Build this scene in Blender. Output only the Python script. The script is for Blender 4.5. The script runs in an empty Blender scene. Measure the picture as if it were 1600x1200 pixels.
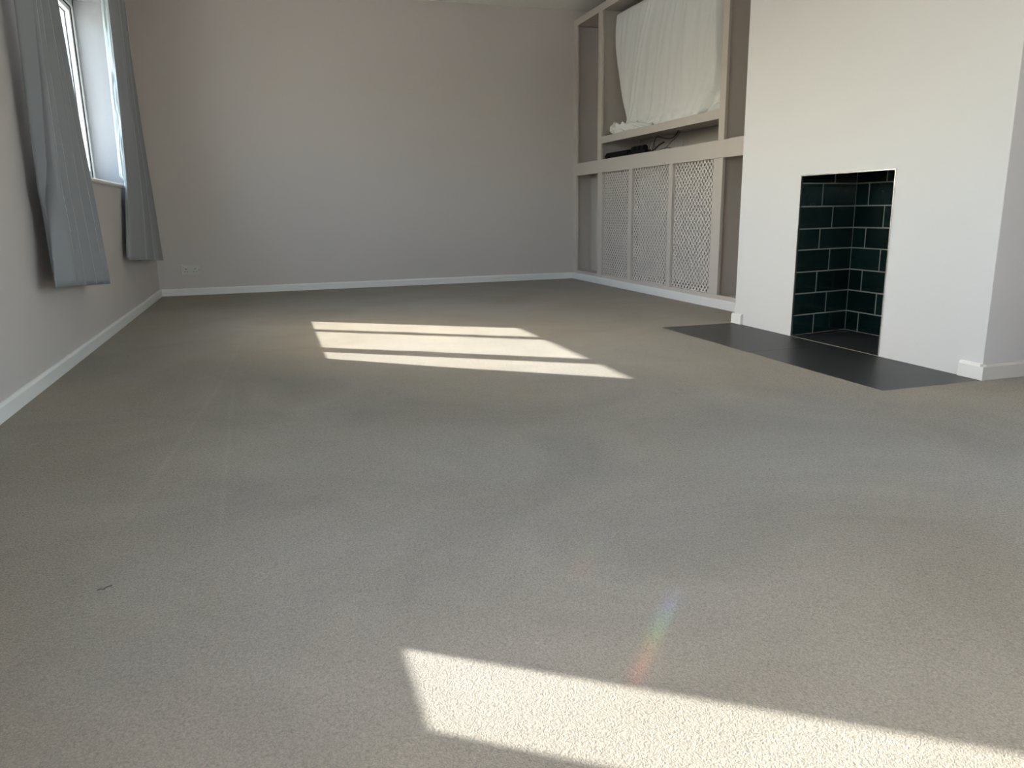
import bpy, bmesh, math, random
from mathutils import Vector, Matrix, noise
random.seed(4)
sc = bpy.context.scene
COL = sc.collection

# ---------------------------------------------------------------- camera
cam = bpy.data.cameras.new('camera'); cam_o = bpy.data.objects.new('camera', cam); COL.objects.link(cam_o)
r = Vector((0.95274222, -0.30337389, -0.01570179)); u = Vector((0.08264493, 0.20911361, 0.97439279)); f = Vector((0.29232187, 0.92964282, -0.22430368))
M = Matrix(((r.x, u.x, -f.x, 0.8895), (r.y, u.y, -f.y, 0.0), (r.z, u.z, -f.z, 0.65), (0, 0, 0, 1)))
cam_o.matrix_world = M
cam.sensor_width = 36; cam.lens = 1177.3 / 1600 * 36; cam.clip_start = 0.02; cam.clip_end = 300
sc.camera = cam_o

# ---------------------------------------------------------------- light
SUN_DIR = Vector((1.27, -0.889, -1.0)).normalized()
SUN_STRENGTH = 21.5
SKY_STRENGTH = 2.62
EXPOSURE = 0.0
sun = bpy.data.lights.new('sun', 'SUN'); sun.energy = SUN_STRENGTH; sun.angle = math.radians(0.55); sun.color = (1.0, 0.985, 0.95)
sun_o = bpy.data.objects.new('sun', sun); COL.objects.link(sun_o)
sun_o.rotation_euler = SUN_DIR.to_track_quat('-Z', 'Y').to_euler(); sun_o.location = (-6, 8, 7)

w = bpy.data.worlds.new('world'); sc.world = w; w.use_nodes = True
nt = w.node_tree; nt.nodes.clear()
out = nt.nodes.new('ShaderNodeOutputWorld'); bg = nt.nodes.new('ShaderNodeBackground'); sky = nt.nodes.new('ShaderNodeTexSky')
sky.sky_type = 'NISHITA'; sky.sun_disc = False; sky.sun_elevation = math.radians(32.8); sky.sun_rotation = math.radians(-55)
sky.air_density = 1.0; sky.dust_density = 2.5; sky.ozone_density = 1.0
mixw = nt.nodes.new('ShaderNodeMix'); mixw.data_type = 'RGBA'; mixw.inputs[0].default_value = 0.35   # thin bright haze
mixw.inputs[7].default_value = (2.6, 2.75, 2.9, 1)
nt.links.new(sky.outputs[0], mixw.inputs[6]); nt.links.new(mixw.outputs[2], bg.inputs[0]); bg.inputs[1].default_value = SKY_STRENGTH
nt.links.new(bg.outputs[0], out.inputs[0])

def portal(name, loc, sx, sy, direction):
    l = bpy.data.lights.new(name, 'AREA'); l.shape = 'RECTANGLE'; l.size = sx; l.size_y = sy; l.cycles.is_portal = True
    o = bpy.data.objects.new(name, l); COL.objects.link(o); o.location = loc
    o.rotation_euler = Vector(direction).to_track_quat('-Z', 'Z').to_euler()
portal('portal', (-0.26, 4.84, 1.42), 1.96, 1.2, (1, 0, 0))
portal('portal', (-0.26, 0.72, 1.40), 2.6, 1.25, (1, 0, 0))
portal('portal', (2.0, -2.86, 1.1), 3.5, 2.1, (0, 1, 0))
portal('portal', (4.33, -0.35, 1.1), 3.8, 2.1, (-1, 0, 0))

sc.view_settings.view_transform = 'Standard'; sc.view_settings.look = 'None'
sc.view_settings.exposure = EXPOSURE; sc.view_settings.gamma = 1.0; sc.view_settings.use_curve_mapping = False
cy = sc.cycles
cy.max_bounces = 14; cy.diffuse_bounces = 9; cy.glossy_bounces = 5; cy.transparent_max_bounces = 12; cy.transmission_bounces = 6
cy.sample_clamp_indirect = 6.0; cy.caustics_reflective = False; cy.caustics_refractive = False
cy.use_denoising = True

# ---------------------------------------------------------------- materials
def new_mat(name):
    m = bpy.data.materials.new(name); m.use_nodes = True
    n = m.node_tree; b = n.nodes['Principled BSDF']
    return m, n, b
def setc(b, c, rough=0.6, spec=0.5, metal=0.0):
    b.inputs['Base Color'].default_value = (*c, 1); b.inputs['Roughness'].default_value = rough
    b.inputs['Specular IOR Level'].default_value = spec; b.inputs['Metallic'].default_value = metal
def tex(n, kind, **kw):
    t = n.nodes.new(kind)
    for k, v in kw.items(): t.inputs[k].default_value = v
    return t
def paint(name, c, rough=0.55, var=0.03, bump=0.04, scale=90, spec=0.35):
    m, n, b = new_mat(name); setc(b, c, rough, spec)
    co = n.nodes.new('ShaderNodeTexCoord')
    t = tex(n, 'ShaderNodeTexNoise', Scale=1.7, Detail=3.0)
    n.links.new(co.outputs['Object'], t.inputs['Vector'])
    mp = n.nodes.new('ShaderNodeMapRange'); mp.inputs[3].default_value = 1 - var; mp.inputs[4].default_value = 1 + var
    n.links.new(t.outputs[0], mp.inputs[0])
    mx = n.nodes.new('ShaderNodeVectorMath'); mx.operation = 'SCALE'; mx.inputs[0].default_value = c
    n.links.new(mp.outputs[0], mx.inputs['Scale']); n.links.new(mx.outputs[0], b.inputs['Base Color'])
    t2 = tex(n, 'ShaderNodeTexNoise', Scale=scale, Detail=4.0); n.links.new(co.outputs['Object'], t2.inputs['Vector'])
    bp = n.nodes.new('ShaderNodeBump'); bp.inputs['Strength'].default_value = bump; bp.inputs['Distance'].default_value = 0.002
    n.links.new(t2.outputs[0], bp.inputs['Height']); n.links.new(bp.outputs[0], b.inputs['Normal'])
    return m
M_TAUPE = paint('taupe_wall_paint', (0.535, 0.495, 0.475))
M_BUILT = paint('taupe_joinery_paint', (0.52, 0.475, 0.43), rough=0.45, bump=0.015)
M_WHITE = paint('white_wall_paint', (0.63, 0.635, 0.64), rough=0.7)
M_CEIL = paint('white_ceiling_paint', (0.93, 0.92, 0.87), rough=0.8)
M_SKIRT = paint('white_gloss_paint', (0.74, 0.74, 0.72), rough=0.3, bump=0.01, var=0.02)
M_UPVC = paint('white_plastic', (0.82, 0.84, 0.84), rough=0.3, bump=0.0, var=0.01)
M_GASKET = paint('dark_rubber', (0.03, 0.035, 0.04), rough=0.6)
M_BLACK = paint('black_plastic', (0.005, 0.005, 0.006), rough=0.6, spec=0.15)
M_CABLE = paint('black_cable_sheath', (0.015, 0.016, 0.018), rough=0.5)
M_TEAL = paint('green_grey_cable_sheath', (0.05, 0.075, 0.07), rough=0.5)
M_SOCK = paint('white_socket_plastic', (0.55, 0.54, 0.51), rough=0.35, bump=0.0)
M_HOLE = paint('dark_recess', (0.02, 0.02, 0.02), rough=0.8)
M_GROUT = paint('grey_grout', (0.33, 0.31, 0.26), rough=0.9, bump=0.2, scale=300)
M_CHROME, _n, _b = new_mat('polished_metal_trim'); setc(_b, (0.75, 0.75, 0.74), 0.25, 0.5, 1.0)
M_GRASS = paint('paving', (0.60, 0.56, 0.48), rough=0.9, var=0.2)
M_BRICK = paint('outer_render', (0.5, 0.45, 0.38), rough=0.9, var=0.1)
M_GREYP2 = paint('shadowed_plastic', (0.12, 0.115, 0.11), rough=0.6)
M_PAPER = paint('pale_card', (0.62, 0.56, 0.52), rough=0.8)
M_GREYP = paint('grey_plate', (0.46, 0.45, 0.45), rough=0.5)

def carpet_mat():
    m, n, b = new_mat('beige_cut_pile'); setc(b, (0.5, 0.46, 0.38), 1.0, 0.1)
    b.inputs['Sheen Weight'].default_value = 0.22; b.inputs['Sheen Roughness'].default_value = 0.16; b.inputs['Sheen Tint'].default_value = (1.0, 0.93, 0.84, 1)
    co = n.nodes.new('ShaderNodeTexCoord'); P = co.outputs['Object']
    # slow tonal drift where the pile leans one way or the other
    big = tex(n, 'ShaderNodeTexNoise', Scale=1.5, Detail=6.0, Roughness=0.62, Distortion=0.9); n.links.new(P, big.inputs['Vector'])
    ramp = n.nodes.new('ShaderNodeMapRange'); ramp.inputs[1].default_value = 0.3; ramp.inputs[2].default_value = 0.7
    ramp.inputs[3].default_value = 0.87; ramp.inputs[4].default_value = 1.12; n.links.new(big.outputs[0], ramp.inputs[0])
    # tufts
    warp = tex(n, 'ShaderNodeTexNoise', Scale=60.0, Detail=2.0); n.links.new(P, warp.inputs['Vector'])
    wm = n.nodes.new('ShaderNodeVectorMath'); wm.operation = 'SCALE'; wm.inputs['Scale'].default_value = 0.012; n.links.new(warp.outputs['Color'], wm.inputs[0])
    wa = n.nodes.new('ShaderNodeVectorMath'); wa.operation = 'ADD'; n.links.new(P, wa.inputs[0]); n.links.new(wm.outputs[0], wa.inputs[1])
    vor = tex(n, 'ShaderNodeTexVoronoi', Scale=330.0, Randomness=1.0); n.links.new(wa.outputs[0], vor.inputs['Vector'])
    fine = tex(n, 'ShaderNodeTexNoise', Scale=600.0, Detail=2.0); n.links.new(P, fine.inputs['Vector'])
    mid = tex(n, 'ShaderNodeTexNoise', Scale=160.0, Detail=3.0); n.links.new(P, mid.inputs['Vector'])
    inv = n.nodes.new('ShaderNodeMath'); inv.operation = 'SUBTRACT'; inv.inputs[0].default_value = 1.0; n.links.new(vor.outputs['Distance'], inv.inputs[1])
    s1 = n.nodes.new('ShaderNodeMath'); s1.operation = 'MULTIPLY_ADD'; s1.inputs[1].default_value = 0.7; n.links.new(fine.outputs[0], s1.inputs[0]); n.links.new(inv.outputs[0], s1.inputs[2])
    s2 = n.nodes.new('ShaderNodeMath'); s2.operation = 'MULTIPLY_ADD'; s2.inputs[1].default_value = 1.3; n.links.new(mid.outputs[0], s2.inputs[0]); n.links.new(s1.outputs[0], s2.inputs[2])
    tuft = n.nodes.new('ShaderNodeMapRange'); tuft.inputs[1].default_value = 0.9; tuft.inputs[2].default_value = 2.2
    tuft.inputs[3].default_value = 0.70; tuft.inputs[4].default_value = 1.20; n.links.new(s2.outputs[0], tuft.inputs[0])
    # narrow brushed lines left by the cleaner's wheels
    sep = n.nodes.new('ShaderNodeSeparateXYZ'); n.links.new(P, sep.inputs[0])
    jit = tex(n, 'ShaderNodeTexNoise', Scale=6.0, Detail=3.0); n.links.new(P, jit.inputs['Vector'])
    total = None
    for (x0, y0, x1, y1, wd, amp) in ((0.661, 3.12, 0.555, 1.9, 0.016, 0.13), (0.716, 2.98, 0.74, 1.6, 0.014, 0.12),
                                     (0.66, 3.1, 0.72, 4.6, 0.014, 0.10)):
        k = (x1 - x0) / (y1 - y0)
        a = n.nodes.new('ShaderNodeMath'); a.operation = 'MULTIPLY_ADD'; a.inputs[1].default_value = -k
        n.links.new(sep.outputs[1], a.inputs[0]); n.links.new(sep.outputs[0], a.inputs[2])
        d = n.nodes.new('ShaderNodeMath'); d.operation = 'SUBTRACT'; d.inputs[1].default_value = x0 - k * y0; n.links.new(a.outputs[0], d.inputs[0])
        ab = n.nodes.new('ShaderNodeMath'); ab.operation = 'ABSOLUTE'; n.links.new(d.outputs[0], ab.inputs[0])
        mr = n.nodes.new('ShaderNodeMapRange'); mr.interpolation_type = 'SMOOTHSTEP'; mr.inputs[1].default_value = wd; mr.inputs[2].default_value = 0.0
        mr.inputs[3].default_value = 0.0; mr.inputs[4].default_value = amp; n.links.new(ab.outputs[0], mr.inputs[0])
        lo, hi = min(y0, y1), max(y0, y1)
        e = n.nodes.new('ShaderNodeMapRange'); e.interpolation_type = 'SMOOTHSTEP'; e.inputs[1].default_value = lo - 0.3; e.inputs[2].default_value = lo + 0.2; n.links.new(sep.outputs[1], e.inputs[0])
        g = n.nodes.new('ShaderNodeMapRange'); g.interpolation_type = 'SMOOTHSTEP'; g.inputs[1].default_value = hi + 0.1; g.inputs[2].default_value = hi - 0.1; n.links.new(sep.outputs[1], g.inputs[0])
        p1 = n.nodes.new('ShaderNodeMath'); p1.operation = 'MULTIPLY'; n.links.new(mr.outputs[0], p1.inputs[0]); n.links.new(e.outputs[0], p1.inputs[1])
        p2 = n.nodes.new('ShaderNodeMath'); p2.operation = 'MULTIPLY'; n.links.new(p1.outputs[0], p2.inputs[0]); n.links.new(g.outputs[0], p2.inputs[1])
        p3 = n.nodes.new('ShaderNodeMath'); p3.operation = 'MULTIPLY'; n.links.new(p2.outputs[0], p3.inputs[0]); n.links.new(jit.outputs[0], p3.inputs[1])
        if total is None: total = p3.outputs[0]
        else:
            q = n.nodes.new('ShaderNodeMath'); q.operation = 'ADD'; n.links.new(total, q.inputs[0]); n.links.new(p3.outputs[0], q.inputs[1]); total = q.outputs[0]
    a1 = n.nodes.new('ShaderNodeMath'); a1.operation = 'MULTIPLY'; n.links.new(ramp.outputs[0], a1.inputs[0]); n.links.new(tuft.outputs[0], a1.inputs[1])
    a2 = n.nodes.new('ShaderNodeMath'); a2.operation = 'ADD'; n.links.new(a1.outputs[0], a2.inputs[0]); n.links.new(total, a2.inputs[1])
    sc_ = n.nodes.new('ShaderNodeVectorMath'); sc_.operation = 'SCALE'; sc_.inputs[0].default_value = CARPET
    tone = tex(n, 'ShaderNodeTexNoise', Scale=1.0, Detail=3.0); tv_ = n.nodes.new('ShaderNodeVectorMath'); tv_.operation = 'ADD'; tv_.inputs[1].default_value = (7.3, 2.1, 0)
    n.links.new(P, tv_.inputs[0]); n.links.new(tv_.outputs[0], tone.inputs['Vector'])
    tr_ = n.nodes.new('ShaderNodeMapRange'); tr_.inputs[1].default_value = 0.35; tr_.inputs[2].default_value = 0.65; n.links.new(tone.outputs[0], tr_.inputs[0])
    tm = n.nodes.new('ShaderNodeMix'); tm.data_type = 'RGBA'; n.links.new(tr_.outputs[0], tm.inputs[0])
    tm.inputs[6].default_value = (CARPET[0] * 1.02, CARPET[1] * 0.985, CARPET[2] * 0.93, 1); tm.inputs[7].default_value = (CARPET[0] * 0.985, CARPET[1] * 1.0, CARPET[2] * 1.04, 1)
    n.links.new(tm.outputs[2], sc_.inputs[0])
    n.links.new(a2.outputs[0], sc_.inputs['Scale']); n.links.new(sc_.outputs[0], b.inputs['Base Color'])
    bp = n.nodes.new('ShaderNodeBump'); bp.inputs['Strength'].default_value = 0.55; bp.inputs['Distance'].default_value = 0.0023
    n.links.new(s2.outputs[0], bp.inputs['Height']); n.links.new(bp.outputs[0], b.inputs['Normal'])
    return m
CARPET = (0.243, 0.219, 0.182)
M_CARPET = carpet_mat()

def slate_mat(name, c, rough):
    m, n, b = new_mat(name); setc(b, c, rough, 0.45)
    co = n.nodes.new('ShaderNodeTexCoord'); P = co.outputs['Object']
    t = tex(n, 'ShaderNodeTexNoise', Scale=9.0, Detail=8.0, Roughness=0.65, Distortion=0.8); n.links.new(P, t.inputs['Vector'])
    mr = n.nodes.new('ShaderNodeMapRange'); mr.inputs[3].default_value = 0.8; mr.inputs[4].default_value = 1.2; n.links.new(t.outputs[0], mr.inputs[0])
    s = n.nodes.new('ShaderNodeVectorMath'); s.operation = 'SCALE'; s.inputs[0].default_value = c; n.links.new(mr.outputs[0], s.inputs['Scale']); n.links.new(s.outputs[0], b.inputs['Base Color'])
    t2 = tex(n, 'ShaderNodeTexNoise', Scale=35.0, Detail=6.0); n.links.new(P, t2.inputs['Vector'])
    bp = n.nodes.new('ShaderNodeBump'); bp.inputs['Strength'].default_value = 0.12; bp.inputs['Distance'].default_value = 0.003
    n.links.new(t2.outputs[0], bp.inputs['Height']); n.links.new(bp.outputs[0], b.inputs['Normal'])
    return m
M_SLATE = slate_mat('charcoal_slate', (0.022, 0.024, 0.026), 0.42)
def tile_mat():
    m, n, b = new_mat('dark_green_glaze'); c = (0.005, 0.019, 0.017); setc(b, c, 0.14, 0.5)
    co = n.nodes.new('ShaderNodeTexCoord'); oi = n.nodes.new('ShaderNodeObjectInfo')
    t = tex(n, 'ShaderNodeTexNoise', Scale=14.0, Detail=4.0); n.links.new(co.outputs['Object'], t.inputs['Vector'])
    ad = n.nodes.new('ShaderNodeMath'); ad.operation = 'ADD'; n.links.new(t.outputs[0], ad.inputs[0]); n.links.new(oi.outputs['Random'], ad.inputs[1])
    mr = n.nodes.new('ShaderNodeMapRange'); mr.inputs[1].default_value = 0.3; mr.inputs[2].default_value = 1.7; mr.inputs[3].default_value = 0.6; mr.inputs[4].default_value = 1.5; n.links.new(ad.outputs[0], mr.inputs[0])
    s = n.nodes.new('ShaderNodeVectorMath'); s.operation = 'SCALE'; s.inputs[0].default_value = c; n.links.new(mr.outputs[0], s.inputs['Scale']); n.links.new(s.outputs[0], b.inputs['Base Color'])
    t2 = tex(n, 'ShaderNodeTexNoise', Scale=18.0, Detail=1.0); n.links.new(co.outputs['Object'], t2.inputs['Vector'])
    bp = n.nodes.new('ShaderNodeBump'); bp.inputs['Strength'].default_value = 0.15; bp.inputs['Distance'].default_value = 0.003
    n.links.new(t2.outputs[0], bp.inputs['Height']); n.links.new(bp.outputs[0], b.inputs['Normal'])
    return m
M_TILE = tile_mat()

def fabric(name, c, trans=0.0, weave=900, bump=0.15, sheen=0.15):
    m, n, b = new_mat(name); setc(b, c, 0.9, 0.15)
    b.inputs['Sheen Weight'].default_value = sheen; b.inputs['Sheen Roughness'].default_value = 0.3
    co = n.nodes.new('ShaderNodeTexCoord')
    t = tex(n, 'ShaderNodeTexNoise', Scale=weave, Detail=2.0); n.links.new(co.outputs['Object'], t.inputs['Vector'])
    bp = n.nodes.new('ShaderNodeBump'); bp.inputs['Strength'].default_value = bump; bp.inputs['Distance'].default_value = 0.001
    n.links.new(t.outputs[0], bp.inputs['Height']); n.links.new(bp.outputs[0], b.inputs['Normal'])
    if trans > 0:
        tr = n.nodes.new('ShaderNodeBsdfTranslucent'); tr.inputs[0].default_value = (*c, 1)
        mx = n.nodes.new('ShaderNodeMixShader'); mx.inputs[0].default_value = trans
        o = n.nodes['Material Output']
        n.links.new(b.outputs[0], mx.inputs[1]); n.links.new(tr.outputs[0], mx.inputs[2]); n.links.new(mx.outputs[0], o.inputs[0])
    return m
M_CURT = fabric('grey_curtain_cloth', (0.225, 0.233, 0.25), 0.0, sheen=0.8)
M_LINING = fabric('white_curtain_lining', (0.34, 0.40, 0.42), 0.12)
M_SHEET = fabric('white_cotton_sheet', (0.80, 0.80, 0.77), 0.1, 600, 0.1)

def glass_mat():
    m = bpy.data.materials.new('window_glass'); m.use_nodes = True; n = m.node_tree; n.nodes.clear()
    o = n.nodes.new('ShaderNodeOutputMaterial'); t = n.nodes.new('ShaderNodeBsdfTransparent'); g = n.nodes.new('ShaderNodeBsdfGlossy'); x = n.nodes.new('ShaderNodeMixShader'); fr = n.nodes.new('ShaderNodeLayerWeight'); pw = n.nodes.new('ShaderNodeMath'); ma = n.nodes.new('ShaderNodeMath')
    t.inputs[0].default_value = (0.97, 0.985, 0.98, 1); g.inputs['Roughness'].default_value = 0.0; fr.inputs[0].default_value = 0.5
    pw.operation = 'POWER'; pw.inputs[1].default_value = 4.0; ma.operation = 'MULTIPLY_ADD'; ma.inputs[1].default_value = 0.7; ma.inputs[2].default_value = 0.04
    n.links.new(fr.outputs['Facing'], pw.inputs[0]); n.links.new(pw.outputs[0], ma.inputs[0]); n.links.new(ma.outputs[0], x.inputs[0]); n.links.new(t.outputs[0], x.inputs[1]); n.links.new(g.outputs[0], x.inputs[2]); n.links.new(x.outputs[0], o.inputs[0])
    return m
M_GLASS = glass_mat()

# ---------------------------------------------------------------- helpers
class MB:
    """collects boxes, hulls and sweeps, then links them as one mesh object"""
    def __init__(s): s.v = []; s.f = []
    def box(s, x0, x1, y0, y1, z0, z1):
        b = len(s.v)
        s.v += [(x, y, z) for z in (z0, z1) for (x, y) in ((x0, y0), (x1, y0), (x1, y1), (x0, y1))]
        s.f += [tuple(b + i for i in q) for q in ((3, 2, 1, 0), (4, 5, 6, 7), (0, 1, 5, 4), (1, 2, 6, 5), (2, 3, 7, 6), (3, 0, 4, 7))]
        return s
    def prism(s, poly, axis, a, b_):
        """poly: list of 2D points (counter-clockwise) in the plane across `axis`, swept from a to b_"""
        n = len(poly); b = len(s.v)
        def P(p, t): return {0: (t, p[0], p[1]), 1: (p[0], t, p[1]), 2: (p[0], p[1], t)}[axis]
        s.v += [P(p, a) for p in poly] + [P(p, b_) for p in poly]
        s.f += [tuple(b + i for i in range(n))[::-1], tuple(b + n + i for i in range(n))]
        s.f += [(b + i, b + (i + 1) % n, b + n + (i + 1) % n, b + n + i) for i in range(n)]
        return s
    def hexa(s, pts):
        b = len(s.v); s.v += [tuple(p) for p in pts]
        s.f += [tuple(b + i for i in q) for q in ((3, 2, 1, 0), (4, 5, 6, 7), (0, 1, 5, 4), (1, 2, 6, 5), (2, 3, 7, 6), (3, 0, 4, 7))]
        return s
    def tube(s, pts, rad, n=8):
        pts = [Vector(p) for p in pts]; b = len(s.v); up = Vector((0.13, 0.2, 1)).normalized()
        for i, p in enumerate(pts):
            t = (pts[min(i + 1, len(pts) - 1)] - pts[max(i - 1, 0)]).normalized()
            a = t.cross(up); a = a.normalized() if a.length > 1e-4 else Vector((1, 0, 0)); c = t.cross(a)
            for k in range(n):
                w_ = 2 * math.pi * k / n; s.v.append(tuple(p + (a * math.cos(w_) + c * math.sin(w_)) * rad))
        for i in range(len(pts) - 1):
            for k in range(n):
                s.f.append((b + i * n + k, b + i * n + (k + 1) % n, b + (i + 1) * n + (k + 1) % n, b + (i + 1) * n + k))
        s.f.append(tuple(b + k for k in range(n))[::-1]); s.f.append(tuple(b + (len(pts) - 1) * n + k for k in range(n)))
        return s
    def build(s, name, mat, parent=None, bevel=0.0, smooth=False, segs=2, label=None, kind=None, cat=None, group=None):
        me = bpy.data.meshes.new(name); me.from_pydata(s.v, [], s.f); me.update()
        bm = bmesh.new(); bm.from_mesh(me); bmesh.ops.recalc_face_normals(bm, faces=bm.faces); bm.to_mesh(me); bm.free()
        me.materials.append(mat)
        if smooth:
            for p in me.polygons: p.use_smooth = True
        o = bpy.data.objects.new(name, me); COL.objects.link(o)
        if parent: o.parent = parent; o.matrix_parent_inverse = Matrix.Translation(-Vector(parent.location)) if parent.location.length > 0 else Matrix()
        if bevel > 0:
            m = o.modifiers.new('bevel', 'BEVEL'); m.width = bevel; m.segments = segs; m.limit_method = 'ANGLE'; m.angle_limit = math.radians(40)
        if label: o['label'] = label
        if kind: o['kind'] = kind
        if cat: o['category'] = cat
        if group: o['group'] = group
        return o
def thing(name, label, cat, loc=(0, 0, 0), group=None):
    o = bpy.data.objects.new(name, None); COL.objects.link(o); o.location = loc; o['label'] = label; o['category'] = cat
    o.empty_display_size = 0.1
    if group: o['group'] = group
    return o
def structure(name, mb, mat, **kw):
    return mb.build(name, mat, kind='structure', **kw)
def smooth_curve(pts, n=8):
    pts = [Vector(p) for p in pts]; o = []
    for i in range(len(pts) - 1):
        p0, p1, p2, p3 = pts[max(i - 1, 0)], pts[i], pts[i + 1], pts[min(i + 2, len(pts) - 1)]
        for k in range(n):
            t = k / n
            o.append(0.5 * ((2 * p1) + (p2 - p0) * t + (2 * p0 - 5 * p1 + 4 * p2 - p3) * t * t + (3 * p1 - p0 - 3 * p2 + p3) * t ** 3))
    o.append(pts[-1]); return o
def interp(tab, t):
    if t <= tab[0][0]: return tab[0][1]
    for (a, va), (b, vb) in zip(tab, tab[1:]):
        if t <= b: return va + (vb - va) * (t - a) / (b - a)
    return tab[-1][1]

# ---------------------------------------------------------------- room shell
YB, YR, H = 6.853, -2.6, 2.40          # back wall, rear wall, ceiling
XR = 4.10                              # right wall behind the joinery and the alcove
XC, YN, YF = 3.411, 2.113, 3.723       # chimney breast face and ends
XW = 3.685                             # face of the built-in unit
HX0, HY0, HY1 = 2.942, 2.100, 3.724    # hearth
TH = 0.30

structure('floor', MB().box(-TH, XR + 0.2, YR - TH, YB + 0.2, -0.20, -0.012), M_GROUT)
floor = bpy.data.objects['floor']
c = MB()
for (x0, x1, y0, y1) in ((0, XR, YR, HY0), (0, HX0, HY0, HY1), (0, XR, HY1, YB)):
    c.box(x0, x1, y0, y1, -0.012, 0.0)
c.build('carpet', M_CARPET, floor, label='beige fitted cut-pile carpet')

# left wall with the openings of two windows
W1 = (3.90, 5.785, 0.840, 1.990)
W2 = (-0.42, 2.02, 0.790, 1.990)
wl = MB()
wl.box(-TH, 0, YR - TH, W2[0], -0.2, H); wl.box(-TH, 0, W2[0], W2[1], -0.2, W2[2]); wl.box(-TH, 0, W2[0], W2[1], W2[3], H)
wl.box(-TH, 0, W2[1], W1[0], -0.2, H); wl.box(-TH, 0, W1[0], W1[1], -0.2, W1[2]); wl.box(-TH, 0, W1[0], W1[1], W1[3], H)
wl.box(-TH, 0, W1[1], YB + 0.2, -0.2, H)
structure('wall_left', wl, M_TAUPE)
structure('wall_back', MB().box(0, XR + 0.2, YB, YB + 0.2, -0.2, H), M_TAUPE)
W4 = (-2.20, 0.55, 0.06, 2.10)
structure('wall_right', MB().box(XR, XR + 0.2, YR - TH, W4[0], -0.2, H).box(XR, XR + 0.2, W4[1], YB, -0.2, H).box(XR, XR + 0.2, W4[0], W4[1], -0.2, W4[2]).box(XR, XR + 0.2, W4[0], W4[1], W4[3], H), M_TAUPE)
W3 = (0.70, 1.65, 0.06, 2.12)
wr = MB()
wr.box(0, W3[0], YR - TH, YR, -0.2, H).box(W3[1], XR, YR - TH, YR, -0.2, H).box(W3[0], W3[1], YR - TH, YR, W3[3], H).box(W3[0], W3[1], YR - TH, YR, -0.2, W3[2])
structure('wall_rear', wr, M_TAUPE)
structure('ceiling', MB().box(-TH, XR + 0.2, YR - TH, YB + 0.2, H, H + 0.15), M_CEIL)
# plaster lining of the window reveals (white)
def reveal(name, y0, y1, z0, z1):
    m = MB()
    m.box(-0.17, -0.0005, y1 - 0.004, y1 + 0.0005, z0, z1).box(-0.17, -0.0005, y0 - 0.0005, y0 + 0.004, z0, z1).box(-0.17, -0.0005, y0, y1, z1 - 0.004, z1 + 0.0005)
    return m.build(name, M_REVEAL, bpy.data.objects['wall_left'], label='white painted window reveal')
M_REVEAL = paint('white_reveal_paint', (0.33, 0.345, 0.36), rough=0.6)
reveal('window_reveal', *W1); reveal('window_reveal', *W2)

# chimney breast: slab pierced by the opening, sides, and a white face
FO = (2.624, 3.222, 0.795)             # opening: near, far, top
cb = MB()
cb.box(XC, XC + 0.004, YN, FO[0], -0.012, H).box(XC, XC + 0.004, FO[1], YF, -0.012, H).box(XC, XC + 0.004, FO[0], FO[1], FO[2], H)
cb.box(XC + 0.004, XC + 0.05, YN, FO[0] - 0.09, -0.012, H).box(XC + 0.004, XC + 0.05, FO[1] + 0.09, YF, -0.012, H).box(XC + 0.004, XC + 0.05, FO[0] - 0.09, FO[1] + 0.09, 1.0, H)
ch = structure('chimney_breast', cb, M_WHITE)
# sides, painted like the walls
MB().box(XC + 0.002, XR, YN - 0.002, YN + 0.06, -0.012, H).build('side_wall', M_TAUPE, ch, label='taupe painted side')
MB().box(XC + 0.05, XR, YF - 0.06, YF, -0.012, H).build('side_wall', M_TAUPE, ch, label='taupe painted side')

# skirting boards, with a small rounded top
SK = 0.058
def skirt(name, x0, x1, y0, y1, side, par=None, kind='structure', h=SK, label=None):
    """side: which face is the room side ('+x','-x','-y')"""
    t = 0.0
    if side == '+x': poly = [(x0, t), (x1, t), (x1, h - 0.010), (x1 - 0.003, h - 0.004), (x1 - 0.007, h), (x0, h)]; m = MB().prism(poly, 1, y0, y1)
    elif side == '-x': poly = [(x0, t), (x1, t), (x1, h), (x0 + 0.007, h), (x0 + 0.003, h - 0.004), (x0, h - 0.010)]; m = MB().prism(poly, 1, y0, y1)
    else: poly = [(y0, t), (y1, t), (y1, h), (y0 + 0.007, h), (y0 + 0.003, h - 0.004), (y0, h - 0.010)]; m = MB().prism(poly, 0, x0, x1)
    o = m.build(name, M_SKIRT, par, kind=kind, label=label); return o
skirt('baseboard_left', 0.0, 0.014, YR, YB, '+x')
skirt('baseboard_back', 0.014, XW - 0.014, YB - 0.014, YB, '-y')
cs = [skirt('baseboard_chimney', XC - 0.015, XC, 3.645, YF + 0.015, '-x'),
      skirt('baseboard_chimney', XC - 0.015, XC, YN - 0.0165, 2.205, '-x', h=0.060)]
al = skirt('baseboard_alcove', XC - 0.0145, XR, YN - 0.017, YN - 0.002, '-y', h=0.060); al.data.materials[0] = M_BUILT
skirt('baseboard_right', XR - 0.014, XR, YR, YN - 0.017, '-x')

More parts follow.
